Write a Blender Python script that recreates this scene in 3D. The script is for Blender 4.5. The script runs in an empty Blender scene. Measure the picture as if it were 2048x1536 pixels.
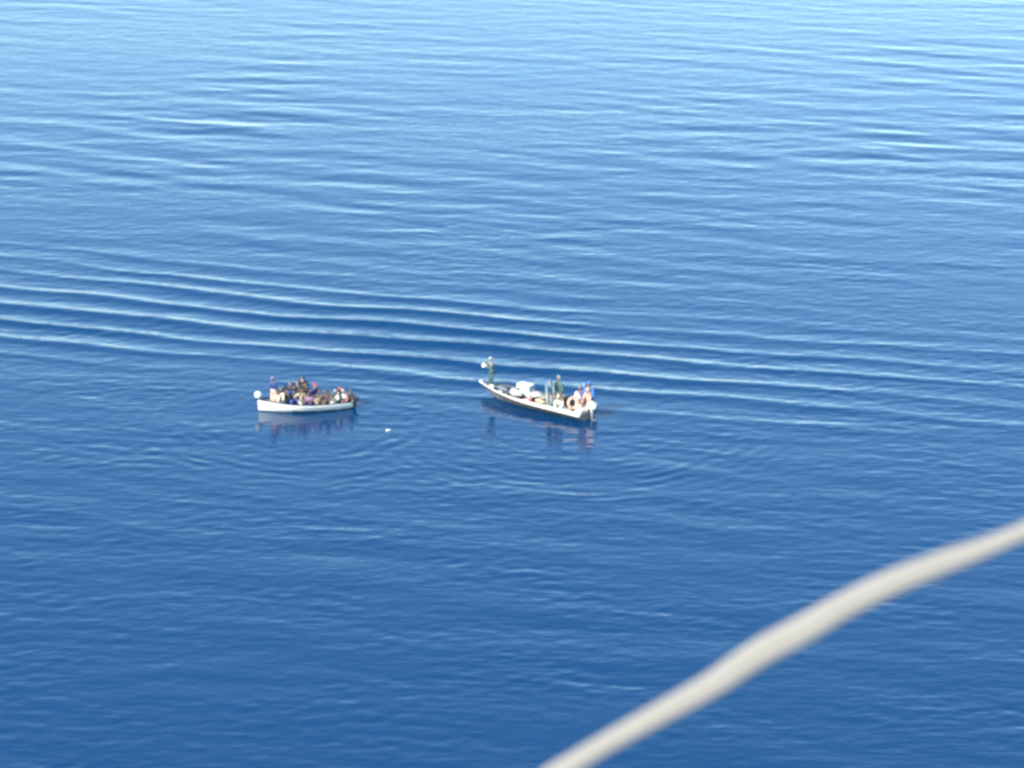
import bpy, bmesh, math, random
import numpy as np
from mathutils import Vector, Matrix
R = math.radians
random.seed(7); rng = np.random.default_rng(11)
S = bpy.context.scene
COL = S.collection

# ------------------------------------------------------------------ camera
W, H = 2048, 1536
DEP = R(18.5); HF = R(22.0); CAMZ = 46.0
F = (W/2)/math.tan(HF/2)
cd = bpy.data.cameras.new('camera'); cam = bpy.data.objects.new('camera', cd); COL.objects.link(cam)
cam.location = (0, 0, CAMZ); cam.rotation_euler = (R(90)-DEP, 0, 0)
cd.sensor_width = 36; cd.angle = HF; cd.clip_start = 0.1; cd.clip_end = 40000
cd.dof.use_dof = True; cd.dof.focus_distance = 36.0; cd.dof.aperture_fstop = 2.1
S.camera = cam
S.render.resolution_x = 1024; S.render.resolution_y = 768

def at(px, py, z=0.0):
    """place seen at a photograph pixel, at height z"""
    x = (px-W/2)/F; y = (H/2-py)/F
    d = Vector((x, math.cos(DEP)+y*math.sin(DEP), -math.sin(DEP)+y*math.cos(DEP)))
    return Vector((0, 0, CAMZ)) + d*((z-CAMZ)/d.z)

# ------------------------------------------------------------------ light
SUN_EL, SUN_AZ = R(32), R(-132)      # azimuth measured from +Y towards +X: behind the camera, to its left
w = bpy.data.worlds.new('World'); S.world = w; w.use_nodes = True
nt = w.node_tree; bg = nt.nodes['Background']
sky = nt.nodes.new('ShaderNodeTexSky'); sky.sky_type = 'NISHITA'; sky.sun_disc = False
sky.sun_elevation = SUN_EL; sky.sun_rotation = SUN_AZ; sky.altitude = 50
sky.air_density = 1.0; sky.dust_density = .5; sky.ozone_density = 1.2
tint = nt.nodes.new('ShaderNodeMix'); tint.data_type = 'RGBA'; tint.blend_type = 'MULTIPLY'     # cool tint on the sky and its reflections, less red than the model sky
tint.inputs[0].default_value = 1; tint.inputs[7].default_value = (.82, .99, 1.035, 1)
nt.links.new(sky.outputs[0], tint.inputs[6]); nt.links.new(tint.outputs[2], bg.inputs[0]); bg.inputs[1].default_value = 0.15
sd = bpy.data.lights.new('sun', 'SUN'); sd.energy = 2.8; sd.angle = R(0.5); sd.color = (1, .90, .76)
so = bpy.data.objects.new('sun', sd); COL.objects.link(so)
sdir = Vector((math.sin(SUN_AZ)*math.cos(SUN_EL), math.cos(SUN_AZ)*math.cos(SUN_EL), math.sin(SUN_EL)))
so.rotation_euler = sdir.to_track_quat('Z', 'Y').to_euler()
S.view_settings.view_transform = 'Standard'; S.view_settings.look = 'None'
S.view_settings.exposure = 1.46; S.view_settings.gamma = 1
S.render.engine = 'CYCLES'
S.cycles.max_bounces = 6
S.cycles.filter_width = 2.0

# ------------------------------------------------------------------ helpers
def mat(name, col, rough=.6, var=.12, scale=6, spec=.4, bump=0.0, metal=0, col2=None, coat=0):
    m = bpy.data.materials.new(name); m.use_nodes = True; n = m.node_tree.nodes; l = m.node_tree.links
    p = n['Principled BSDF']; p.inputs['Roughness'].default_value = rough
    p.inputs['Specular IOR Level'].default_value = spec; p.inputs['Metallic'].default_value = metal
    p.inputs['Coat Weight'].default_value = coat
    tc = n.new('ShaderNodeTexCoord'); nz = n.new('ShaderNodeTexNoise')
    nz.inputs['Scale'].default_value = scale; nz.inputs['Detail'].default_value = 5
    l.new(tc.outputs['Object'], nz.inputs['Vector'])
    mx = n.new('ShaderNodeMix'); mx.data_type = 'RGBA'
    a = [max(0, c*(1-var)) for c in col]; b = [min(1, c*(1+var)) for c in (col2 or col)]
    mx.inputs[6].default_value = (*a, 1); mx.inputs[7].default_value = (*b, 1)
    rp = n.new('ShaderNodeMapRange'); rp.inputs[1].default_value = .35; rp.inputs[2].default_value = .65
    l.new(nz.outputs[0], rp.inputs[0]); l.new(rp.outputs[0], mx.inputs[0]); l.new(mx.outputs[2], p.inputs['Base Color'])
    if bump:
        bp = n.new('ShaderNodeBump'); bp.inputs['Strength'].default_value = .8; bp.inputs['Distance'].default_value = bump
        l.new(nz.outputs[0], bp.inputs['Height']); l.new(bp.outputs[0], p.inputs['Normal'])
    return m

def link(name, me, m, parent=None, smooth=True):
    me.name = name
    o = bpy.data.objects.new(name, me); COL.objects.link(o)
    for x in (m if isinstance(m, (list, tuple)) else [m]): me.materials.append(x)
    if smooth: me.polygons.foreach_set('use_smooth', [True]*len(me.polygons))
    if parent: o.parent = parent
    return o
def bobj(name, bm, m, parent=None, smooth=True):
    bmesh.ops.recalc_face_normals(bm, faces=bm.faces[:])
    me = bpy.data.meshes.new(name); bm.to_mesh(me); bm.free()
    return link(name, me, m, parent, smooth)
def thing(name, label, cat, loc=(0, 0, 0), rz=0, group=None):
    o = bpy.data.objects.new(name, None); COL.objects.link(o)
    o.empty_display_size = .2; o.location = loc; o.rotation_euler = (0, 0, rz)
    return tag(o, label, cat, group)
def tag(o, label, cat, group=None):
    o['label'] = label; o['category'] = cat
    if group: o['group'] = group
    return o

def box(bm, c, s, rot=None, bevel=.02, mi=0):
    r = bmesh.ops.create_cube(bm, size=1); vs = r['verts']
    M = Matrix.Translation(c) @ (rot.to_4x4() if rot else Matrix.Identity(4)) @ Matrix.Diagonal((*s, 1))
    bmesh.ops.transform(bm, matrix=M, verts=vs)
    fs = {f for v in vs for f in v.link_faces}
    for f in fs: f.material_index = mi
    if bevel:
        es = {e for v in vs for e in v.link_edges}
        bmesh.ops.bevel(bm, geom=list(es), offset=bevel, segments=2, affect='EDGES', profile=.6)
def tube(bm, pts, rad, seg=10, mi=0, flat=1.0, caps=True):
    """sweep a ring along points; rad number or list"""
    pts = [Vector(p) for p in pts]; n = len(pts)
    rad = rad if isinstance(rad, (list, tuple)) else [rad]*n
    rings = []; ref = None
    for i, p in enumerate(pts):
        t = (pts[min(i+1, n-1)]-pts[max(i-1, 0)]).normalized()
        if ref is None: ref = Vector((0, 0, 1)) if abs(t.z) < .9 else Vector((1, 0, 0))
        a = t.cross(ref).normalized(); b = a.cross(t).normalized(); ref = b
        rings.append([bm.verts.new(p+(a*math.cos(q)+b*math.sin(q)*flat)*rad[i]) for q in [2*math.pi*k/seg for k in range(seg)]])
    for i in range(n-1):
        for k in range(seg):
            f = bm.faces.new((rings[i][k], rings[i][(k+1) % seg], rings[i+1][(k+1) % seg], rings[i+1][k])); f.material_index = mi
    if caps:
        bm.faces.new(rings[0]).material_index = mi; bm.faces.new(rings[-1]).material_index = mi
def ball(bm, c, s, mi=0, seg=14, fn=None):
    r = bmesh.ops.create_uvsphere(bm, u_segments=seg, v_segments=max(6, seg*2//3), radius=1)
    for v in r['verts']:
        if fn: v.co = fn(v.co.copy())
        v.co = Vector((v.co.x*s[0], v.co.y*s[1], v.co.z*s[2])) + Vector(c)
    for f in {f for v in r['verts'] for f in v.link_faces}: f.material_index = mi

# ------------------------------------------------------------------ sea
def build_water():
    y0, y1, xw = 84.0, 275.0, 56.0
    dx = .18
    def axis(a, b, d, ext):
        mid = np.arange(a, b+d, d); out = []; s = d; p = 0
        while p < ext: s *= 1.22; p += s; out.append(p)
        out = np.array(out)
        return np.concatenate([(a-out)[::-1], mid, mid[-1]+out])
    xs = axis(-xw, xw, dx, 14000); ym = [y0]
    while ym[-1] < y1: ym.append(ym[-1]+.075*(ym[-1]/90)**1.3)
    a_ = axis(y0, y1, .15, 14000); ys = np.concatenate([a_[a_ < y0-.2], ym, ym[-1]-y1+a_[a_ > y1+.3]])
    X, Y = np.meshgrid(xs, ys); X = X.astype(np.float64); Y = Y.astype(np.float64)
    fade = np.clip(1-np.maximum(np.abs(X)-xw, 0)/60, 0, 1)*np.clip(1-np.maximum(np.maximum(y0-Y, Y-y1), 0)/60, 0, 1)
    KS = .863; X0, Y0 = X, Y; X = X/KS; Y = Y/KS; xw /= KS; y0 /= KS; y1 /= KS
    Z = np.zeros_like(X)
    def lowf(seed, L, n=9):
        r = np.random.default_rng(seed); f = np.zeros_like(X)
        for _ in range(n):
            a = r.uniform(0, 2*np.pi); k = 2*np.pi/(L*r.uniform(.6, 1.8))
            f += np.sin(k*(np.cos(a)*X+np.sin(a)*Y*1.4)+r.uniform(0, 6.3))
        return f/np.sqrt(n/2)
    # swell train left by a passing hull: long near-parallel arcs beyond the boats
    mid = at(1024, 700)/KS; C = mid + 900*Vector((math.sin(R(15.5)), math.cos(R(15.5)), 0))
    D = np.hypot(X-C.x, Y-C.y) - 900.0          # + = nearer the camera
    lam = 3.4
    ph = 2*np.pi*(D/lam) + .55*lowf(1, 55) + .45*lowf(2, 13)
    left = np.clip((12-X)/45, 0, 1)
    Dc = D-2.5+1.5*left
    env = np.exp(-np.abs(Dc/np.where(Dc > 0, 8.0, 13.0))**2.6)
    env *= .25+.75*np.clip((34-X)/34, 0, 1)
    env *= np.clip(.9+.22*lowf(3, 30), .3, 1.4)
    Z += env*.076*(np.cos(ph)+.28*np.cos(2*ph)+.08*np.cos(3*ph))
    # wind waves, rougher far off, calmer near
    rough = np.clip((Y-165)/50, 0, 1)
    amp_r = .16+.16*rough-.15*np.clip((Y-225)/50, 0, 1)
    amp_r *= np.clip(1+.30*lowf(4, 34), .35, 1.8)
    amp_r *= 1-.35*env
    wv = np.zeros_like(X)
    r = np.random.default_rng(5)
    for i in range(70):
        L = math.exp(r.uniform(math.log(2.0), math.log(9.0)))
        a = math.radians(90-13+r.normal(0, 15))    # travel direction
        k = 2*np.pi/L
        wv += (L**1.15)*.0016*np.sin(k*(math.cos(a)*X+math.sin(a)*Y)+r.uniform(0, 6.3)+.3*math.sin(i))
    Z += amp_r*wv
    sm = np.zeros_like(X)
    for i in range(60):
        L = math.exp(r.uniform(math.log(.55), math.log(1.6)))
        a = math.radians(90-8+r.normal(0, 38))
        k = 2*np.pi/L
        sm += L*.0009*np.sin(k*(math.cos(a)*X+math.sin(a)*Y)+r.uniform(0, 6.3))
    Z += sm*np.clip(.9+.35*lowf(6, 14), .2, 2)*(.85-.5*rough)
    # rings spreading from the two boats
    for (px, py, a0, r0, s, L, k0) in ((612, 838, .0135, 8.0, 3.6, 1.10, .9), (1150, 838, .0100, 10.0, 5.0, .95, .9)):
        c = at(px, py)/KS; rr = np.hypot(X-c.x, (Y-c.y)*k0)
        th = np.arctan2(Y-c.y, X-c.x)
        e = np.exp(-((rr-r0)/s)**2)*(.45+.55*np.clip(-np.sin(th)+.4, 0, 1))
        Z += e*a0*np.sin(2*np.pi*rr/L+.5*np.sin(3*th+px)+.9*lowf(int(px), 5))*np.clip(.6+.6*lowf(int(px)+1, 4), 0, 1.6)
    Z *= fade
    # smoother water right around the hulls
    for (px, py, rx) in ((612, 836, 4.2), (1080, 830, 4.6)):
        c = at(px, py)/KS; q = ((X-c.x)/rx)**2+((Y-c.y)/(rx*.9))**2
        Z *= 1-.3*np.exp(-q**2)
    X, Y, Z = X0, Y0, Z*KS
    ny, nx = X.shape
    co = np.stack([X, Y, Z], -1).reshape(-1, 3).astype(np.float32)
    idx = np.arange(ny*nx).reshape(ny, nx)
    f = np.stack([idx[:-1, :-1], idx[:-1, 1:], idx[1:, 1:], idx[1:, :-1]], -1).reshape(-1, 4).astype(np.int32)
    me = bpy.data.meshes.new('water'); me.vertices.add(len(co)); me.vertices.foreach_set('co', co.ravel())
    me.loops.add(f.size); me.loops.foreach_set('vertex_index', f.ravel())
    me.polygons.add(len(f)); me.polygons.foreach_set('loop_start', np.arange(0, f.size, 4, dtype=np.int32))
    me.polygons.foreach_set('use_smooth', np.ones(len(f), dtype=bool)); me.update(calc_edges=True)
    m = bpy.data.materials.new('sea_water'); m.use_nodes = True; n = m.node_tree.nodes; l = m.node_tree.links
    p = n['Principled BSDF']; p.inputs['Base Color'].default_value = (.0008, .036, .105, 1)
    p.inputs['Roughness'].default_value = .04; p.inputs['IOR'].default_value = 1.333
    tc = n.new('ShaderNodeTexCoord')
    def noise(sc, stretch, rot, det=3):
        mp = n.new('ShaderNodeMapping'); mp.inputs['Rotation'].default_value = (0, 0, R(rot)); mp.inputs['Scale'].default_value = (sc/stretch, sc, sc)
        nz = n.new('ShaderNodeTexNoise'); nz.inputs['Scale'].default_value = 1; nz.inputs['Detail'].default_value = det
        l.new(tc.outputs['Object'], mp.inputs[0]); l.new(mp.outputs[0], nz.inputs['Vector']); return nz
    a = noise(2.3, 2.4, 12); b = noise(.8, 2.0, 18, 4); patch = noise(.05, 1.6, 10, 3)
    mr = n.new('ShaderNodeMapRange'); mr.inputs[1].default_value = .35; mr.inputs[2].default_value = .65; mr.inputs[3].default_value = .35; mr.inputs[4].default_value = 1.0
    l.new(patch.outputs[0], mr.inputs[0])
    b1 = n.new('ShaderNodeBump'); b1.inputs['Distance'].default_value = .035; l.new(a.outputs[0], b1.inputs['Height']); l.new(mr.outputs[0], b1.inputs['Strength'])
    b2 = n.new('ShaderNodeBump'); b2.inputs['Distance'].default_value = .06; b2.inputs['Strength'].default_value = .8
    l.new(b.outputs[0], b2.inputs['Height']); l.new(b1.outputs[0], b2.inputs['Normal']); l.new(b2.outputs[0], p.inputs['Normal'])
    pz = noise(.022, 1.8, -35, 4); rr_ = n.new('ShaderNodeMapRange'); rr_.inputs[1].default_value = .42; rr_.inputs[2].default_value = .62
    rr_.inputs[3].default_value = .02; rr_.inputs[4].default_value = .12; l.new(pz.outputs[0], rr_.inputs[0]); l.new(rr_.outputs[0], p.inputs['Roughness'])
    me.materials.append(m)
    o = bpy.data.objects.new('water', me); COL.objects.link(o); o['kind'] = 'structure'
build_water()

# ------------------------------------------------------------------ materials
M = dict(
 white=mat('white_gelcoat', (.78, .78, .74), .35, .06, 3), cream=mat('worn_cream_paint', (.62, .60, .52), .5, .12, 4),
 darkhull=mat('weathered_dark_hull', (.10, .11, .12), .55, .3, 3, col2=(.17, .17, .16)), bottom=mat('grey_bottom_paint', (.13, .12, .10), .7, .3, 3),
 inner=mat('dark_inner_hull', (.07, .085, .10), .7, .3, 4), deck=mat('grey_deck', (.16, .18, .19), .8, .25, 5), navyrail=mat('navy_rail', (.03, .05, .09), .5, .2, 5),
 teal=mat('teal_rail', (.035, .06, .08), .5, .2, 5), black=mat('black_plastic', (.025, .027, .03), .45, .3, 8), grey=mat('grey_metal', (.35, .36, .37), .35, .1, 8, metal=.6),
 buoy=mat('buoy_white', (.80, .74, .68), .45, .08, 5), rust=mat('rope_dark', (.08, .06, .05), .9, .3, 20), yellow=mat('faded_yellow', (.62, .50, .22), .6, .1, 6),
 orange=mat('orange_ring', (.80, .30, .16), .5, .1, 6), pinkorange=mat('faded_orange', (.75, .36, .25), .7, .15, 6), redc=mat('red_cloth', (.55, .06, .06), .85, .2, 9, bump=.02),
 reflection_strip=mat('reflection_pale', (.275, .25, .215), .8, .03, 9), wood=mat('wood', (.30, .22, .13), .75, .25, 9), whitecloth=mat('white_cloth', (.46, .44, .40), .9, .12, 7, bump=.03),  # first one: brightness of the window reflection given as an even surface colour
 tan=mat('tan_cloth', (.55, .38, .24), .9, .15, 7, bump=.02), lip=mat('lips', (.22, .08, .06), .5, .1, 20), eye=mat('eyes', (.02, .015, .012), .2, .1, 20))
cloths = {}
def cloth(c):
    k = tuple(c)
    if k not in cloths: cloths[k] = mat('cloth', tuple(min(.8, c*1.2+.01) for c in k), .9, .18, 9, spec=.2, bump=.008)
    return cloths[k]
SK = [mat('skin_dark', (.10, .058, .04), .5, .08, 20), mat('skin_brown', (.18, .105, .075), .5, .08, 20), mat('skin_light', (.36, .22, .165), .5, .08, 20)]

# ------------------------------------------------------------------ people
def skin_mesh(pts, edges, rad, root=0, sub=2):
    me = bpy.data.meshes.new('s'); me.from_pydata([tuple(p) for p in pts], edges, [])
    o = bpy.data.objects.new('s', me); COL.objects.link(o)
    md = o.modifiers.new('k', 'SKIN'); md.use_smooth_shade = True; md.branch_smoothing = .6
    ss = o.modifiers.new('u', 'SUBSURF'); ss.levels = sub; ss.render_levels = sub
    for i, r_ in enumerate(rad):
        v = me.skin_vertices[0].data[i]; v.radius = r_ if isinstance(r_, tuple) else (r_, r_)
        v.use_root = (i == root)
    bpy.context.view_layer.update()
    dg = bpy.context.evaluated_depsgraph_get()
    out = bpy.data.meshes.new_from_object(o.evaluated_get(dg))
    bpy.data.objects.remove(o); bpy.data.meshes.remove(me)
    return out
def ik(a, b, l1, l2, pole):
    """middle joint between a and b"""
    a, b = Vector(a), Vector(b); d = b-a; n = min(d.length, (l1+l2)*.995)
    b2 = a+d.normalized()*n
    x = (l1*l1-l2*l2+n*n)/(2*n); h = math.sqrt(max(l1*l1-x*x, 1e-5))
    u = d.normalized(); p = Vector(pole); p = (p-u*p.dot(u)).normalized()
    return a+u*x+p*h, b2
def head_shape(v):
    # chin narrower, forehead fuller, flatter back, nose and sockets (face looks to +Y)
    z = v.z; v.x *= 1-.22*max(0, -z)-.03*max(0, z); v.y *= 1-.08*max(0, -z)
    if v.y > .55:
        if abs(v.x) < .2 and -.35 < z < .15: v.y += .20*(1-abs(v.x)/.2)*(1-(z+.1)*(z+.1)*4)
        if .18 < abs(v.x) < .5 and -.05 < z < .22: v.y -= .08
    return v
def person(label, loc, rz, pose='sit', shirt=(.1, .1, .15), trousers=(.08, .08, .1), skin=1, hat=None, hatc=None, hair=True,
           lean=.12, side=0.0, hands=None, jacket=None, size=1.0, turn=0, group=None, wrap=None, shorts=False, bow=0.0):
    root = thing('person', label, 'person', loc, rz, group); root.scale = (size,)*3
    if pose == 'stand': P = Vector((0, 0, .93)); ankles = [(-.11, -.03, .07), (.11, .05, .07)]; sitz = 0
    elif pose == 'sit': P = Vector((0, 0, .13)); ankles = [(-.13, .30, -.25), (.13, .28, -.25)]
    elif pose == 'low': P = Vector((0, 0, .13)); ankles = [(-.12, .36, .02), (.12, .32, .02)]
    elif pose == 'kneel': P = Vector((0, 0, .42)); ankles = [(-.12, -.30, .06), (.12, .30, .07)]
    up = Vector((side, math.sin(lean), math.cos(lean))).normalized()
    sp = P+up*.20; ch = P+up*.40+Vector((0, .01, 0)); nb = P+up*.535
    hd = Vector((side*.6, math.sin(lean*.5+bow), math.cos(lean*.5+bow))); nk = nb+hd*.045; hc = nk+hd*.125+Vector((0, .02, 0))
    sh = [ch+up*.085+Vector((s*.175, 0, 0)) for s in (-1, 1)]; hip = [P+Vector((s*.095, 0, -.04)) for s in (-1, 1)]
    if hands is None:
        hands = [(-.22, .04, P.z-.12), (.22, .06, P.z-.12)] if pose == 'stand' else [(-.14, .36, P.z+.06), (.14, .34, P.z+.08)]
    el = []; wr = []; kn = []; an = []
    for i, s in enumerate((-1, 1)):
        e, w_ = ik(sh[i], hands[i], .29, .26, (s*.5, -.8, -.5)); el.append(e); wr.append(w_)
        pole = (s*.25, .2, 1) if pose in ('sit', 'low') else (s*.08, 1, .1)
        if pose == 'kneel' and i == 0: pole = (0, 1, -1)
        k, a_ = ik(hip[i], ankles[i], .43, .42, pole); kn.append(k); an.append(a_)
    toe = []
    for i in (0, 1):
        f = Vector((.02*(-1, 1)[i], .17, -.045))
        if pose == 'kneel' and i == 0: f = Vector((0, -.15, -.03))
        toe.append(an[i]+f)
    # index: 0 P 1 sp 2 ch 3 nb 4 nk | 5,6 sh 7,8 el 9,10 wr | 11,12 hip 13,14 kn 15,16 an 17,18 toe
    pts = [P, sp, ch, nb, nk]+sh+el+wr+hip+kn+an+toe
    ed = [(0, 1), (1, 2), (2, 3), (3, 4), (2, 5), (2, 6), (5, 7), (6, 8), (7, 9), (8, 10), (0, 11), (0, 12), (11, 13), (12, 14), (13, 15), (14, 16), (15, 17), (16, 18)]
    rad = [(.13, .10), (.12, .09), (.14, .10), .06, .052, .058, .058, .043, .043, .028, .028, .088, .088, .058, .058, .040, .040, .036, .036]
    body = skin_mesh(pts, ed, rad)
    bm = bmesh.new(); bm.from_mesh(body); bpy.data.meshes.remove(body)
    # head, ears, eyes, mouth
    tr = Matrix.Translation(hc) @ Matrix.Rotation(-(lean*.5+bow)*.6, 4, 'X') @ Matrix.Rotation(turn, 4, 'Z')
    hb = bmesh.new(); ball(hb, (0, 0, 0), (.078, .098, .122), 0, 18, head_shape)
    for s in (-1, 1):
        ball(hb, (s*.080, -.005, -.005), (.010, .020, .032), 0, 8); ball(hb, (s*.032, .083, .012), (.012, .008, .008), 1, 8)
    ball(hb, (0, .084, -.058), (.026, .009, .007), 2, 8)
    hb.transform(tr); tmp = bpy.data.meshes.new('t'); hb.to_mesh(tmp); hb.free(); bm.from_mesh(tmp); bpy.data.meshes.remove(tmp)
    # hands: palm, four fingers of unequal length, thumb from the side of the palm
    for i, s in enumerate((-1, 1)):
        d = (wr[i]-el[i]).normalized(); side = d.cross(Vector((0, 0, 1)));
        side = side.normalized() if side.length > .1 else Vector((1, 0, 0))
        nrm = side.cross(d).normalized(); c0 = wr[i]
        tube(bm, [c0, c0+d*.03, c0+d*.075, c0+d*.09], [.026, .036, .040, .030], 8, 0, .5)
        for j, (o_, L) in enumerate(((-.030, .066), (-.010, .076), (.011, .071), (.031, .055))):
            b0 = c0+d*.080+side*o_
            tube(bm, [b0, b0+d*L*.45-nrm*L*.08, b0+d*L*.78-nrm*L*.30, b0+d*L*.9-nrm*L*.55], [.0095, .009, .008, .006], 6)
        t0 = c0+d*.025-side*.034*s
        tube(bm, [t0, t0+d*.025-side*.022*s, t0+d*.055-side*.026*s-nrm*.012], [.012, .011, .007], 6)
    bo = bobj('body', bm, [SK[skin], M['eye'], M['lip']], root)
    # shirt and trousers follow the body
    k = jacket and 1.3 or 1.0
    link('shirt', skin_mesh([P+up*.02, sp, ch, nb-up*.01]+sh+el+[e.lerp(w_, .72) for e, w_ in zip(el, wr)],
         [(0, 1), (1, 2), (2, 3), (2, 4), (2, 5), (4, 6), (5, 7), (6, 8), (7, 9)],
         [(.155*k, .125*k), (.152*k, .122*k), (.175*k, .138*k), .088*k, .092*k, .092*k, .066, .066, .05, .05], 1), cloth(jacket or shirt), root)
    low = .25 if shorts else .93
    link('trousers', skin_mesh([P]+hip+kn+[a_.lerp(b_, low) for a_, b_ in zip(kn, an)], [(0, 1), (0, 2), (1, 3), (2, 4), (3, 5), (4, 6)],
         [(.148, .118), .105, .105, .076, .076, .058, .058]), cloth(trousers), root)
    def headpart(name, f, m, pr=None):
        b = bmesh.new(); f(b); b.transform(tr); return bobj(name, b, m, pr or root)
    if hat == 'cap':
        def f(b):
            r_ = bmesh.ops.create_uvsphere(b, u_segments=16, v_segments=10, radius=1)
            bmesh.ops.delete(b, geom=[v for v in b.verts if v.co.z < -.05], context='VERTS')
            for v in b.verts: v.co = Vector((v.co.x*.093, v.co.y*.112-.004, v.co.z*.105+.035))
            ball(b, (0, .125, .035), (.066, .062, .008), 0, 12)
        headpart('cap', f, cloth(hatc))
    elif hat == 'hood':
        def f(b):
            ball(b, (0, -.018, .012), (.108, .118, .140), 0, 16)
            bmesh.ops.delete(b, geom=[v for v in b.verts if v.co.y > .066 and abs(v.co.z) < .11], context='VERTS')
        headpart('hood', f, cloth(hatc))
    elif hat == 'brim':
        def f(b):
            tube(b, [(0, 0, .03), (0, 0, .035), (0, 0, .05), (0, 0, .11), (0, 0, .14)], [.185, .18, .10, .098, .06], 18)
        headpart('sun_hat', f, cloth(hatc))
    if hair and hat != 'hood' and hat != 'wrap':
        def f(b):
            ball(b, (0, -.012, .022), (.086, .102, .118), 0, 14)
            bmesh.ops.delete(b, geom=[v for v in b.verts if (v.co.y > .045 and v.co.z < .075) or v.co.z < -.055], context='VERTS')
        if hat is None: headpart('hair', f, M['black'])
    if wrap:
        def wf():
            b = bmesh.new(); c = sp.lerp(ch, .5)
            for s in (-1, 1):
                ball(b, c+Vector((s*.085, .115, -.01)), (.075, .05, .20), 0, 10)
            tube(b, [nb+Vector((-.10, .10, -.08)), nb+Vector((-.10, -.06, .02)), nb+Vector((0, -.12, .04)), nb+Vector((.10, -.06, .02)), nb+Vector((.10, .10, -.08))], .055, 8)
            box(b, c+Vector((0, -.135, 0)), (.28, .06, .34), None, .025)
            return b
        bobj('life_jacket', wf(), cloth(wrap), root)
    return root

# ------------------------------------------------------------------ boats
def hull_sections(L, beam, bowh, midh, sternh, draft, flare, n=28, full=.62, plumb=False):
    """stations from stern (t=0) to bow (t=1); local +X runs to the bow"""
    out = []
    for i in range(n+1):
        t = i/n
        b = beam/2*(1-max(0, (t-full)/(1-full))**2.1)*(.88+.12*min(1, t/.35))
        if plumb: b = beam/2*(1-.96*max(0, (t-full)/(1-full))**1.7)*(1-.55*max(0, (.5-t)/.5)**1.8)
        b = max(b, .025)
        h = midh+(bowh-midh)*max(0, (t-.25)/.75)**2+(sternh-midh)*max(0, (.35-t)/.35)**2
        kz = -draft+(draft+.12)*max(0, (t-.80)/.20)**1.7
        x = (t-.5)*L
        rake = .14*L*max(0, (t-.72)/.28)**1.4
        if plumb:
            rake *= .06; kz = -draft+(draft+.02)*max(0, (.22-t)/.22)**1.3
        sec = []
        for j in range(8):
            u = j/7
            y = b*(math.sin(u*math.pi/2)**.75)*((1-flare)+flare*u); y = y if j else 0.0
            z = kz+(h-kz)*(u**1.55)
            sec.append((x-rake*(1-u)*.8, y, z))
        out.append(sec)
    return out
def make_hull(root, sec, mats, wl, th=.05, floor=.02):
    """outer shell with bottom paint, inner shell, floor and transom"""
    bm = bmesh.new(); n = len(sec)
    def side(s, off):
        g = []
        for i, st in enumerate(sec):
            row = []
            for j, (x, y, z) in enumerate(st):
                yy = max(0, y-off); row.append(bm.verts.new((x-(off if i == n-1 else -off if i == 0 else 0), s*yy, z+(off if j < 7 and off else 0))))
            g.append(row)
        for i in range(n-1):
            for j in range(7):
                zc = (sec[i][j][2]+sec[i][j+1][2])/2
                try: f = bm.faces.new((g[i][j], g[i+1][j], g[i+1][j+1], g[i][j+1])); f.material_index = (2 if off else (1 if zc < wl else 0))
                except ValueError: pass
        return g
    o1, o2 = side(1, 0), side(-1, 0); i1, i2 = side(1, th), side(-1, th)
    for s, (a, b) in enumerate(((o1, i1), (o2, i2))):
        for i in range(n-1): bm.faces.new((a[i][7], a[i+1][7], b[i+1][7], b[i][7]))
    for a, b, mi in ((o1[0], o2[0], 0), (i1[0], i2[0], 2)):
        for j in range(7):
            bm.faces.new((a[j], a[j+1], b[j+1], b[j])).material_index = mi
    bm.faces.new((o1[0][7], i1[0][7], i2[0][7], o2[0][7]))
    bmesh.ops.remove_doubles(bm, verts=bm.verts, dist=.0005)
    h = bobj('hull', bm, mats, root)
    es = h.modifiers.new('e', 'EDGE_SPLIT'); es.split_angle = R(40)
    # floor boards
    bm = bmesh.new(); pr = None
    for st in sec[:-4]:
        y = np.interp(floor, [p[2] for p in st], [p[1] for p in st])-th-.004
        y = max(y, .02); x = float(np.interp(floor, [p[2] for p in st], [p[0] for p in st]))
        a, b = bm.verts.new((x+.06, y, floor)), bm.verts.new((x+.06, -y, floor))
        if pr: bm.faces.new((pr[0], a, b, pr[1]))
        pr = (a, b)
    bobj('floor_boards', bm, M['deck'], root, False)
def rail(root, sec, m, r, s, dz=.0, name='rub_rail', flat=1.0, dy=0.0):
    bm = bmesh.new(); pts = [Vector((st[7][0], s*(st[7][1]+dy), st[7][2]+dz)) for st in sec]
    rr = r if isinstance(r, list) else [r]*len(pts)
    tube(bm, pts, rr, 10, 0, flat); return bobj(name, bm, m, root)
def ypos(sec, x, z):
    best = min(sec, key=lambda st: abs(st[7][0]-x))
    return float(np.interp(z, [p[2] for p in best], [p[1] for p in best]))
def thwart(root, sec, x, z, m, w_=.26):
    y = ypos(sec, x, z)-.055
    bm = bmesh.new(); box(bm, (x, 0, z), (w_, 2*y, .05), None, .012); bobj('thwart', bm, m, root)
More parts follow.
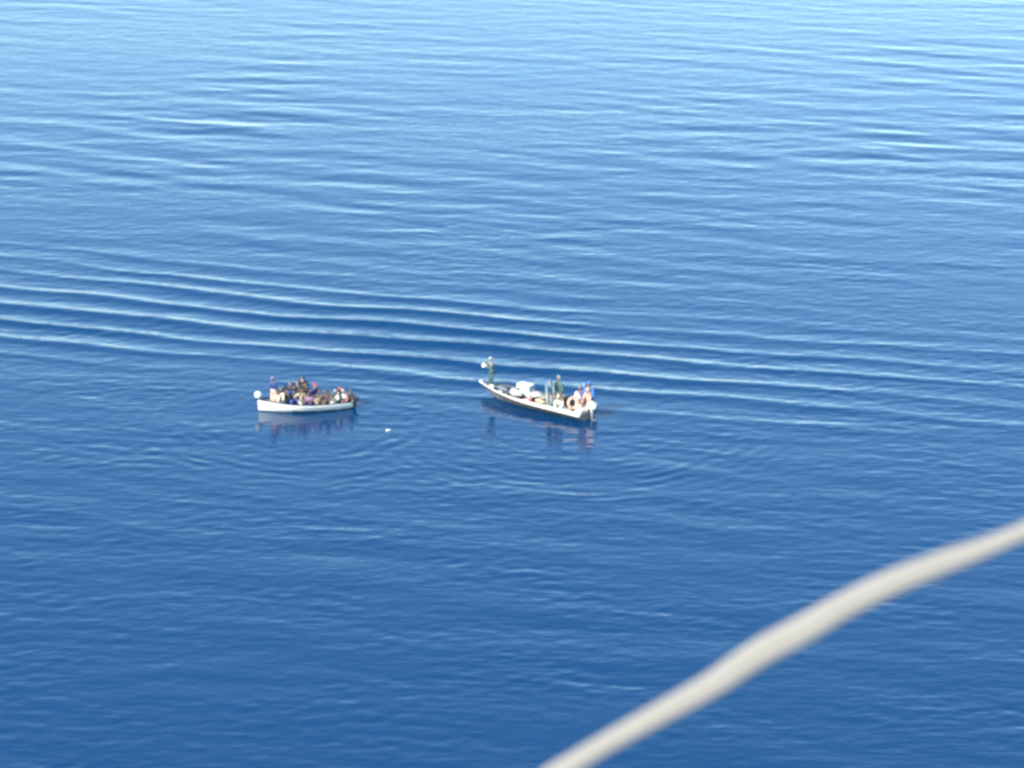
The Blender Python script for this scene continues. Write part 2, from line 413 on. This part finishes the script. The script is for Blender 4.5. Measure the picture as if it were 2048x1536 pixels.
def outboard(root, x, z, m, tilt=0.0, scale=1.0, tiller=True, y=0.0):
    rot = Matrix.Translation((x, y, z)) @ Matrix.Rotation(tilt, 4, 'Y') @ Matrix.Scale(scale, 4)
    def T(b): b.transform(rot); return b
    b = bmesh.new(); box(b, (-.06, 0, .0), (.14, .22, .22), None, .03); mo = bobj('outboard_motor', T(b), M['black'], root)
    b = bmesh.new()
    def cs(v): v.z = v.z*(.9 if v.z < 0 else 1); v.x += .1*v.z; return Vector((v.x*(1-.12*abs(v.z)), v.y, max(v.z, -.75)))
    ball(b, (-.12, 0, .30), (.27, .17, .25), 0, 18, cs); bobj('cowl', T(b), m, mo)
    b = bmesh.new(); tube(b, [(-.12, 0, .14), (-.13, 0, -.35), (-.16, 0, -.72)], [.10, .065, .05], 10, 0, .6); box(b, (-.2, 0, -.42), (.34, .14, .02), None, .006)
    ball(b, (-.16, 0, -.74), (.17, .05, .055), 0, 12); bobj('drive_leg', T(b), m if m is not M['white'] else M['grey'], mo)
    b = bmesh.new(); ball(b, (-.36, 0, -.74), (.05, .028, .028), 0, 8)
    for q in range(3):
        an_ = 2*math.pi*q/3; c = Vector((-.35, math.cos(an_)*.085, -.74+math.sin(an_)*.085))
        box(b, c, (.012, .085, .06), Matrix.Rotation(an_, 3, 'X') @ Matrix.Rotation(.5, 3, 'Y'), .004)
    bobj('propeller', T(b), M['grey'], mo)
    if tiller:
        b = bmesh.new(); tube(b, [(.05, 0, .10), (.35, .03, .16), (.58, .05, .17)], [.022, .018, .022], 8); bobj('tiller', T(b), M['black'], mo)
    return mo

def frame_of(px0, py0, px1, py1):
    a, b = at(px0, py0), at(px1, py1); d = b-a
    return (a+b)/2, math.atan2(d.y, d.x), d.length

# ---- left boat: small white open boat, bow to the left
cA = at(611, 818); rzA = R(180+6)
boatA = thing('open_boat', 'small white open boat crowded with seated people, its bow to the left', 'boat', cA, rzA)
LA = 5.05
secA = hull_sections(LA, 1.75, .61, .44, .41, .14, .22, full=.5, plumb=True)
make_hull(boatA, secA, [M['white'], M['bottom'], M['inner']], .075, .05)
for s in (-1, 1): rail(boatA, secA, M['navyrail'], .030, s, .03, 'gunwale')
for s in (-1, 1): rail(boatA, secA, M['cream'], .022, s, -.07, 'rub_rail', dy=.0)
for x in (-1.7, -.8, .2, 1.1): thwart(boatA, secA, x, .24, M['wood'])
bm = bmesh.new()
prev = None
for st in secA[-8:]:
    a, b_ = bm.verts.new((st[7][0]-.02, st[7][1]-.045, st[7][2]-.03)), bm.verts.new((st[7][0]-.02, -st[7][1]+.045, st[7][2]-.03))
    if prev: bm.faces.new((prev[0], a, b_, prev[1]))
    prev = (a, b_)
r_ = bmesh.ops.extrude_face_region(bm, geom=bm.faces[:]); bmesh.ops.translate(bm, vec=(0, 0, -.03), verts=[v for v in r_['geom'] if isinstance(v, bmesh.types.BMVert)])
bobj('foredeck', bm, M['deck'], boatA)
outboard(boatA, -LA/2-.05, .34, M['black'], tilt=-.5, scale=.62)
bm = bmesh.new(); tube(bm, [(2.46, 0, .50), (2.48, 0, .70)], [.05, .04], 8); bobj('bow_post', bm, M['wood'], boatA)

def toW(root, v):
    c = root.location; q = Matrix.Rotation(root.rotation_euler.z, 3, 'Z'); return c + q @ Vector(v)
def buoy(label, loc, r, m, name='fender', cat='fender', st=1.0):
    root = thing(name, label, cat, loc)
    b = bmesh.new(); ball(b, (0, 0, r*st), (r, r, r*st), 0, 20); bobj('float_body', b, m, root)
    b = bmesh.new(); tube(b, [(0, 0, 2*r*st-.01), (0, 0, 2*r*st+.045)], [.035, .03], 8); bobj('eyelet', b, M['black'], root)
    b = bmesh.new(); tube(b, [(0, 0, 2*r*st+.03), (.05, .06, 2*r*st+.01), (.16, .12, .3*r), (.2, .1, .02)], .010, 6); bobj('rope', b, M['rust'], root)
    return root
buoy('large round white fender on the bow of the small crowded boat', toW(boatA, (2.50, .0, .70)), .195, M['buoy'])

FACE = -math.pi/2     # looks towards the aircraft
def seat(px, py, z, root):    # a seat point on a boat, found from where it shows
    return at(px, py, z)
def zA(zx, zy): return 480+zx/7.877, 730+zy/7.877
# heads in the photograph -> seat positions: head centre is about .83 m above a seated person's seat point
def fitz(px, py, Yw, h, lo, hi):
    """floor height that puts something h above it at the height it shows, when it stands Yw away"""
    y = (H/2-py)/F; t = Yw/(math.cos(DEP)+y*math.sin(DEP))
    return max(lo, min(hi, CAMZ+t*(-math.sin(DEP)+y*math.cos(DEP))-h))
def sitA(label, zx, zy, rz, z0=.28, pose='sit', **kw):
    px, py = zA(zx, zy); size = kw.get('size', .96)
    hz = {'sit': .80, 'low': .80, 'kneel': 1.10, 'stand': 1.60}[pose]*size
    p = at(px, py, z0+hz)
    # keep it inside the hull
    q = Matrix.Rotation(-rzA, 3, 'Z') @ (p-cA); lim = max(.12, ypos(secA, q.x, .40)-.32)
    if pose == 'stand': lim = max(.1, lim)
    yp = ypos(secA, q.x, .34)
    y_ = q.y; q.y = max(-(yp-.22), min(yp-(.30 if pose == 'stand' else .64), q.y)); q.x += math.tan(rzA)*(q.y-y_); q.z = 0; p = toW(boatA, q)
    z0 = fitz(px, py, p.y, hz, .18, .52)
    kw['size'] = size; kw.setdefault('lean', random.uniform(.0, .38)); kw.setdefault('bow', random.uniform(-.1, .35)); kw['turn'] = random.uniform(-.9, .9)
    kw['side'] = random.uniform(-.22, .22)
    b_ = {'sit': .13, 'low': .13, 'kneel': .42, 'stand': .93}[pose]
    kw['hands'] = random.choice([None, [(-.12, .30, b_+.30), (.10, .32, b_+.28)], [(-.42, .22, b_+.10), (.16, .30, b_+.05)], [(-.20, .30, b_+.02), (.45, .12, b_+.30)], [(-.16, .26, b_+.42), (.30, .22, b_-.02)]])
    return person(label, (p.x, p.y, z0), rz, pose, **kw)
N = (.02, .035, .09)
G = 'people crowded aboard the small white boat'
TR = [(.03, .035, .05), (.06, .06, .07), (.04, .05, .09), (.09, .08, .07)]
specA = [
 ('person in navy top standing tall near the bow of the white boat', 545, 215, 'stand', dict(z0=.02, shirt=(.025, .05, .16), trousers=(.50, .34, .27), hat='cap', hatc=(.14, .16, .26), size=.97)),
 ('person in peach orange shirt seated just behind the standing one in navy', 585, 420, 'sit', dict(shirt=(.75, .36, .26), trousers=(.55, .35, .28), skin=2)),
 ('person in cream shirt and cream cap, brightest figure in the white boat', 655, 385, 'sit', dict(skin=2, shirt=(.80, .66, .42), trousers=(.74, .52, .34), hat='cap', hatc=(.50, .42, .30))),
 ('person in dark shirt half hidden behind the cream shirted one', 725, 345, 'sit', dict(shirt=(.12, .07, .07), trousers=TR[0], z0=.30)),
 ('person in bright blue shirt seated by the near rail of the white boat', 822, 355, 'sit', dict(shirt=(.03, .13, .50), trousers=(.03, .10, .45), skin=2)),
 ('person in black with bare head raised behind the blue shirt', 828, 275, 'kneel', dict(shirt=(.035, .04, .05), trousers=TR[0], skin=2, z0=.05)),
 ('person in charcoal jacket, leftmost of the two highest heads mid boat', 908, 255, 'kneel', dict(shirt=(.05, .055, .07), trousers=TR[1], z0=.10, skin=2)),
 ('person in dark grey shirt with pale cap, highest head mid boat', 972, 245, 'kneel', dict(shirt=(.08, .09, .12), trousers=TR[0], z0=.12, hat='cap', hatc=(.22, .18, .17))),
 ('person with black hood standing behind the others amidships', 1012, 205, 'kneel', dict(shirt=(.02, .04, .06), trousers=TR[0], z0=.20, hat='hood', hatc=(.02, .04, .06))),
 ('person in olive khaki shirt seated right of the bright blue shirt', 965, 395, 'sit', dict(shirt=(.36, .30, .20), trousers=(.45, .40, .28))),
 ('person in mauve top with grey cap at the middle of the white boat', 1078, 310, 'sit', dict(shirt=(.10, .08, .13), trousers=(.24, .12, .20), z0=.36, hat='cap', hatc=(.26, .20, .18))),
 ('person in navy shirt and bright red cap in the white boat', 1155, 305, 'sit', dict(shirt=(.03, .045, .14), trousers=TR[2], z0=.36, hat='cap', hatc=(.50, .03, .05), skin=2)),
 ('person in dusty purple shirt crouched low beneath the red cap', 1080, 440, 'low', dict(shirt=(.22, .12, .20), trousers=(.05, .05, .10), bow=.3)),
 ('person in navy jacket seated between khaki shirt and purple shirt', 1010, 350, 'sit', dict(shirt=(.04, .05, .08), trousers=TR[2], z0=.30)),
 ('person in brown beige top bent forward over the near rail', 1205, 510, 'low', dict(shirt=(.42, .31, .21), trousers=(.30, .22, .16), lean=.5, bow=.4, z0=.18)),
 ('person in grey brown shirt seated behind the beige top', 1265, 415, 'sit', dict(shirt=(.14, .12, .12), trousers=TR[1])),
 ('person in maroon shirt aft of the beige top', 1360, 415, 'sit', dict(shirt=(.20, .06, .08), trousers=TR[0])),
 ('person in pale yellow shirt with arm bent, aft of the maroon shirt', 1412, 480, 'sit', dict(shirt=(.68, .66, .42), trousers=(.06, .07, .06), z0=.14)),
 ('person in off white shirt and pale cap next to the yellow shirt', 1472, 415, 'sit', dict(shirt=(.72, .70, .56), trousers=TR[0], hat='cap', hatc=(.30, .27, .22))),
 ('person in black shirt between off white shirt and red headscarf', 1535, 400, 'sit', dict(shirt=(.03, .035, .04), trousers=TR[0], z0=.32)),
 ('person in white top with red headscarf close to the stern', 1600, 450, 'sit', dict(shirt=(.78, .76, .70), trousers=(.62, .60, .58), hat='hood', hatc=(.80, .12, .12), z0=.18)),
 ('person in tan hood behind the red headscarf', 1655, 400, 'sit', dict(shirt=(.50, .20, .16), trousers=TR[1], hat='hood', hatc=(.62, .40, .30), z0=.30)),
 ('person in dark coat sitting last, beside the outboard motor', 1705, 450, 'sit', dict(shirt=(.08, .08, .09), trousers=TR[0])),
]
for lb, zx, zy, ps, kw in specA:
    rz = FACE+math.pi/2*0 - math.pi/2 + R(90) + random.uniform(-.7, .7)
    # person faces +Y locally: turn to look at the aircraft
    rz = math.pi + random.uniform(-.8, .8)
    sitA(lb, zx, zy, rz, pose=ps, group=G, **kw)
# small white bundle over the near rail
def bundle(name, label, cat, loc, s, m, rz=0, seed=1, group=None, mb=.18):
    r = random.Random(seed); b = bmesh.new(); bmesh.ops.create_icosphere(b, subdivisions=4, radius=1)
    dirs = [(Vector((r.gauss(0, 1), r.gauss(0, 1), r.gauss(0, 1))).normalized(), r.uniform(2, 6), r.uniform(0, 6)) for _ in range(9)]
    for v in b.verts:
        f = 1+sum(math.sin(d.dot(v.co)*k+p) for d, k, p in dirs)*mb/3
        v.co *= f; v.co = Vector((v.co.x*s[0], v.co.y*s[1], max(v.co.z, -.55)*s[2]+.5*s[2]))
    o = bobj(name, b, m); o.location = loc; o.rotation_euler.z = rz; return tag(o, label, cat, group)
p = at(*zA(1462, 606), .40); bundle('bag', 'small white bag on the near rail below the pale yellow shirt', 'bag', (p.x, p.y+.10, .33), (.16, .12, .13), M['whitecloth'], .1, 5)
p = at(*zA(1332, 650), .36); bundle('cloth', 'little white cloth hanging at the near rail amidships', 'cloth', (p.x, p.y, .35), (.07, .07, .10), M['whitecloth'], .1, 6)

# ---- right boat: long dark skiff, bow to the upper left
def zB(zx, zy): return 930+zx/6.4, 690+zy/6.4
LB = 7.15
dB = (at(978, 802)-at(1161, 846)); rzB = math.atan2(dB.y, dB.x)
qB = Matrix.Rotation(rzB, 3, 'Z')
BE = 1.8
cB = at(1161, 846) + qB @ Vector((LB/2, -BE/2*.86, 0)); cB.z = 0
boatB = thing('fishing_skiff', 'long dark skiff with white near gunwale and raised bow, eight people aboard', 'boat', cB, rzB)
secB = hull_sections(LB, BE, .66, .47, .42, .14, .36, full=.45)
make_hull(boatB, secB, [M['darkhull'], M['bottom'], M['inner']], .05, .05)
nB = len(secB)
rail(boatB, secB, M['cream'], [.15-.04*min(1, i/nB/.4) if i/nB < .4 else .11-.065*min(1, (i/nB-.4)/.3) for i in range(nB)], 1, -.01, 'gunwale', .9)
rail(boatB, secB, M['teal'], .05, -1, .0, 'gunwale')
for s in (-1, 1): rail(boatB, secB, M['black'], .022, s, -.17, 'rub_rail', dy=-.02)
for x in (-2.3, -1.0, .5): thwart(boatB, secB, x, .28, M['cream'])
bm = bmesh.new(); prev = None
for st in secB[-9:]:
    a, b_ = bm.verts.new((st[7][0]-.03, max(.005, st[7][1]-.03), st[7][2]-.06)), bm.verts.new((st[7][0]-.03, -max(.005, st[7][1]-.03), st[7][2]-.06))
    if prev: bm.faces.new((prev[0], a, b_, prev[1]))
    prev = (a, b_)
r_ = bmesh.ops.extrude_face_region(bm, geom=bm.faces[:]); bmesh.ops.translate(bm, vec=(0, 0, -.03), verts=[v for v in r_['geom'] if isinstance(v, bmesh.types.BMVert)])
bobj('foredeck', bm, M['inner'], boatB)
outboard(boatB, -LB/2-.06, .46, M['white'], 0, 1.05, tiller=False)
bm = bmesh.new(); box(bm, (-LB/2+.30, .15, .47), (.42, .9, .24), None, .05); bobj('stern_locker', bm, M['cream'], boatB)

def inB(zx, zy, h, z0, lim=None):
    """foot point inside the skiff of something whose feature at height h (m above the water) shows there"""
    p = at(*zB(zx, zy), h); q = Matrix.Rotation(-rzB, 3, 'Z') @ (p-cB)
    l_ = max(.05, ypos(secB, q.x, max(z0, .35))-.28) if lim is None else lim
    y_ = q.y; q.y = max(-l_, min(l_, q.y)); q.x += math.tan(rzB)*(q.y-y_); q.x = max(-LB/2+.28, min(LB/2-.2, q.x)); q.z = z0
    return toW(boatB, q)
def pB(label, zx, zy, pose, z0, rz, **kw):
    size = kw.setdefault('size', 1.04 if zx < 1300 else 1.14)
    hz = {'sit': .80, 'low': .80, 'kneel': 1.10, 'stand': 1.62}[pose]*size
    p = inB(zx, zy, z0+hz, z0, kw.pop('lim', None)); p.z = fitz(*zB(zx, zy), p.y, hz, .05, z0+.28)
    return person(label, p, rz, pose, **kw)
GB = 'people aboard the dark skiff'
pB('person in teal overalls standing on the raised bow, holding something pale', 350, 180, 'stand', .34, math.pi-1.1, shirt=(.08, .14, .14), trousers=(.04, .09, .10), hat='cap', hatc=(.30, .31, .28), hands=[(-.10, .40, 1.30), (.12, .38, 1.28)], group=GB, size=1.0, skin=2)
pB('person in grey blue jacket bending forward amidships in the skiff', 1075, 435, 'stand', .05, math.pi+.25, jacket=(.13, .19, .23), trousers=(.26, .28, .26), hat='cap', hatc=(.05, .10, .22), lean=.42, hands=[(-.16, .42, .85), (.16, .40, .80)], group=GB, skin=2)
pB('person in green grey coat and hood standing behind the grey blue jacket', 1205, 425, 'stand', .05, math.pi-.6, jacket=(.08, .13, .12), trousers=(.20, .22, .18), hat='hood', hatc=(.40, .46, .40), group=GB)
pB('person in olive grey clothes seated low beside the black tank', 1215, 640, 'low', .18, math.pi-.3, shirt=(.36, .36, .29), trousers=(.50, .48, .44), group=GB, lean=.3, bow=.3, hat='cap', hatc=(.40, .38, .30))
pB('person in white shirt and dark cap behind the orange ring', 1475, 545, 'kneel', .16, math.pi-.1, shirt=(.80, .80, .80), trousers=(.62, .48, .30), hat='cap', hatc=(.16, .13, .13), group=GB, skin=1)
pB('person in blue cap seated at the far side, left one of two in blue', 1528, 520, 'kneel', .25, math.pi+.3, shirt=(.10, .09, .16), trousers=TR[2], hat='hood', hatc=(.05, .26, .85), group=GB)
pB('person in blue hood at the far side, right one of two in blue', 1592, 500, 'kneel', .30, math.pi-.3, shirt=(.04, .16, .60), trousers=TR[2], hat='hood', hatc=(.03, .20, .80), group=GB)
pB('person in orange life jacket and cream hood by the outboard motor', 1655, 585, 'sit', .34, math.pi-.7, shirt=(.62, .30, .22), trousers=(.70, .42, .32), hat='hood', hatc=(.60, .52, .36), wrap=(.85, .30, .16), group=GB, skin=2, lim=.34)

# pale thing in the bow person's hands
pp = inB(285, 245, 1.95, 0, .4)
h0 = None
for o in S.objects:
    if o.get('label', '').startswith('person in teal'): h0 = o
bpy.context.view_layer.update()
hp = h0.matrix_world @ Vector((.01, .47, 1.31))
bundle('bag', 'pale bundle held out by the person on the bow', 'bag', (hp.x, hp.y, hp.z-.06), (.15, .11, .13), M['buoy'], .3, 9)

# lifebuoy leaning by the white shirt
def lifebuoy(label, loc, rz, tilt, r=.29, t=.075):
    root = thing('lifebuoy', label, 'lifebuoy', loc, rz); root.rotation_euler.x = tilt
    b = bmesh.new(); n = 40; pts = [(r*math.cos(2*math.pi*i/n), 0, r*math.sin(2*math.pi*i/n)+r) for i in range(n+1)]
    rings = []
    for i in range(n):
        q = 2*math.pi*i/n; c = Vector((math.cos(q), 0, math.sin(q)))
        rings.append([b.verts.new(c*(r+t*math.cos(u))+Vector((0, t*math.sin(u), r+t))) for u in [2*math.pi*k/12 for k in range(12)]])
    for i in range(n):
        for k in range(12): b.faces.new((rings[i][k], rings[i][(k+1) % 12], rings[(i+1) % n][(k+1) % 12], rings[(i+1) % n][k]))
    bobj('ring', b, M['pinkorange'], root)
    for q in (45, 135, 225, 315):
        b = bmesh.new(); c = Vector((math.cos(R(q))*r, 0, math.sin(R(q))*r+r+t)); tn = Vector((-math.sin(R(q)), 0, math.cos(R(q))))
        tube(b, [c-tn*.035, c+tn*.035], t+.005, 12); bobj('band', b, M['whitecloth'], root)
    return root
p = inB(1395, 800, .40, .33, .62); lifebuoy('faded orange ring lifebuoy propped up in front of the white shirt', (p.x, p.y-.12, .30), .15, -.25)

# cargo of the skiff
def cooler(label, zx, zy, z0, s):
    p = inB(zx, zy, z0, z0, .55); root = thing('cooler_box', label, 'cooler', p, rzB+.05)
    b = bmesh.new(); box(b, (0, 0, s[2]*.30), (s[0], s[1], s[2]*.6), None, .03); bobj('box_body', b, M['white'], root)
    b = bmesh.new(); box(b, (0, 0, s[2]*.66), (s[0]*1.0, s[1]*1.0, s[2]*.16), None, .01); bobj('dark_band', b, M['black'], root)
    b = bmesh.new(); box(b, (0, 0, s[2]*.81), (s[0]*1.01, s[1]*1.01, s[2]*.14), None, .02); bobj('tray', b, M['white'], root)
    b = bmesh.new(); box(b, (0, 0, s[2]*.955), (s[0]*1.0, s[1]*1.0, s[2]*.15), None, .01); bobj('dark_band', b, M['black'], root)
    b = bmesh.new(); box(b, (0, 0, s[2]*1.09), (s[0]*1.01, s[1]*1.01, s[2]*.12), None, .025); bobj('lid', b, M['white'], root)
cooler('white cooler box with two dark stripes in the forward half of the skiff', 775, 620, .32, (.85, .55, .52))
def drop(name, label, cat, zx, zy, z0, s, m, rz=0, seed=1, **k):
    p = inB(zx, zy, z0+s[2]*.4, z0, .62); return bundle(name, label, cat, (p.x, p.y, z0), s, m, rz, seed, **k)
drop('sack', 'white sack lying left of the striped cooler', 'sack', 650, 625, .34, (.42, .26, .22), M['whitecloth'], rzB, 2)
drop('tarp', 'white tarp spread right of the striped cooler', 'tarp', 925, 645, .36, (.52, .28, .15), M['whitecloth'], rzB, 3)
drop('cloth', 'crumpled red cloth on the near gunwale of the skiff', 'cloth', 800, 705, .46, (.30, .13, .08), M['redc'], rzB, 4)
drop('bag', 'tan orange bag by the feet of the grey blue jacket', 'bag', 960, 720, .34, (.30, .16, .11), M['tan'], rzB, 8)
drop('towel', 'white towel over the near gunwale below the red cloth', 'towel', 790, 755, .47, (.26, .12, .07), M['whitecloth'], rzB, 12)
drop('net_pile', 'grey green fishing net heaped near the bow', 'net', 450, 560, .40, (.50, .22, .12), cloth((.22, .25, .24)), rzB, 13)
drop('rope_coil', 'pale rope piled at the feet of the person in olive grey', 'rope', 1260, 800, .32, (.20, .16, .07), cloth((.55, .52, .45)), rzB, 14)
p = inB(1270, 720, .50, .10, .5)
root = thing('fuel_tank', 'black upright fuel tank with pale strap amidships aft', 'tank', (p.x, p.y, .06), rzB)
b = bmesh.new(); box(b, (0, 0, .38), (.48, .5, .72), None, .07); bobj('tank_body', b, M['black'], root)
b = bmesh.new(); tube(b, [(0, 0, .73), (0, 0, .79)], .055, 12); bobj('filler_cap', b, M['grey'], root)
b = bmesh.new(); box(b, (.02, 0, .38), (.05, .515, .735), None, .01); bobj('strap', b, M['tan'], root)
p = inB(1465, 815, .42, .40, .62)
root = thing('bench_cushion', 'yellow cushion on the stern bench in front of the white shirt', 'cushion', p, rzB)
b = bmesh.new(); box(b, (0, 0, .06), (.62, .30, .12), None, .05); bobj('cushion_pad', b, M['yellow'], root)
b = bmesh.new(); tube(b, [(-.30, .151, .06), (.30, .151, .06)], .012, 6); bobj('piping', b, M['cream'], root)
def onB(zx, zy, z): return at(*zB(zx, zy), z)
bx = max(secB, key=lambda s: s[7][0])[7]
buoy('white fender hanging from the very tip of the skiff bow', toW(boatB, (LB/2-.02, .02, bx[2]-.06)), .10, M['buoy'])
s_ = secB[-5][7]; buoy('oval white fender just behind the bow tip on the near gunwale', toW(boatB, (s_[0], s_[1]-.02, s_[2]+.0)), .155, M['buoy'], st=.75)
s_ = secB[-8][7]; buoy('small white float on the near gunwale aft of the oval fender', toW(boatB, (s_[0], s_[1]-.01, s_[2]+.02)), .09, M['buoy'], 'net_float', 'float', st=.7)
p = toW(boatB, (-LB/2+.12, -.70, .44)); buoy('cream net float at the far corner of the skiff stern', p, .16, M['buoy'], 'net_float', 'float')
# floating scrap between the boats
b = bmesh.new(); tube(b, [(-.14, 0, 0), (-.12, 0, 0), (.06, 0, 0), (.11, 0, 0), (.12, 0, 0), (.15, 0, 0)], [.035, .05, .05, .03, .022, .022], 10)
o = bobj('bottle', b, M['white']); p = at(777, 861); o.location = (p.x, p.y, .02); o.rotation_euler.z = .4
tag(o, 'small white bottle adrift on the water between the two boats', 'bottle')

# ------------------------------------------------------------------ window-rim reflection modelled as an added solid strip, close and out of focus
def near(px, py, d):
    x = (px-W/2)/F; y = (H/2-py)/F
    return Vector((0, 0, CAMZ)) + Vector((x, math.cos(DEP)+y*math.sin(DEP), -math.sin(DEP)+y*math.cos(DEP)))*d
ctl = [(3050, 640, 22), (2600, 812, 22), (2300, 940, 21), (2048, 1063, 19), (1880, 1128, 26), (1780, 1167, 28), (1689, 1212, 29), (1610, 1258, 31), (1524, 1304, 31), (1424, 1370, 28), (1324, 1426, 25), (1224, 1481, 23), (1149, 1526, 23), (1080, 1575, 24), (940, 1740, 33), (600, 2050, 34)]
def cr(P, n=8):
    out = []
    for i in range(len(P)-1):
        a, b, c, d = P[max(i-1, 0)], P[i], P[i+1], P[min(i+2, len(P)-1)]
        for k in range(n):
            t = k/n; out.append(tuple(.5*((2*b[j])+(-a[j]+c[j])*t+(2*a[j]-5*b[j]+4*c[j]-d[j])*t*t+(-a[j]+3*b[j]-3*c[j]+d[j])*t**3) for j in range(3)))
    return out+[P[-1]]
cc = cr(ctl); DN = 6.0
b = bmesh.new(); vw = Vector((0, math.cos(DEP), -math.sin(DEP)))     # broad face turned to the camera, 9 mm thick
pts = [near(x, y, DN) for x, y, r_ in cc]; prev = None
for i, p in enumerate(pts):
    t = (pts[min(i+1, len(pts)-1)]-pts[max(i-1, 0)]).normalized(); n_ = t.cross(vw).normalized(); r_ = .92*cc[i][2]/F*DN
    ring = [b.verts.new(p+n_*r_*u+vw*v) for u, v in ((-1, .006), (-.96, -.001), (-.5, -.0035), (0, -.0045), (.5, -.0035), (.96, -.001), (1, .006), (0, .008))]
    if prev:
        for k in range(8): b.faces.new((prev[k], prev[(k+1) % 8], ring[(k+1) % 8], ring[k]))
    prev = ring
o = bobj('window_reflection_strip', b, M['reflection_strip']); tag(o, 'blurred pale curved strip standing in for a window reflection at lower right', 'strip')
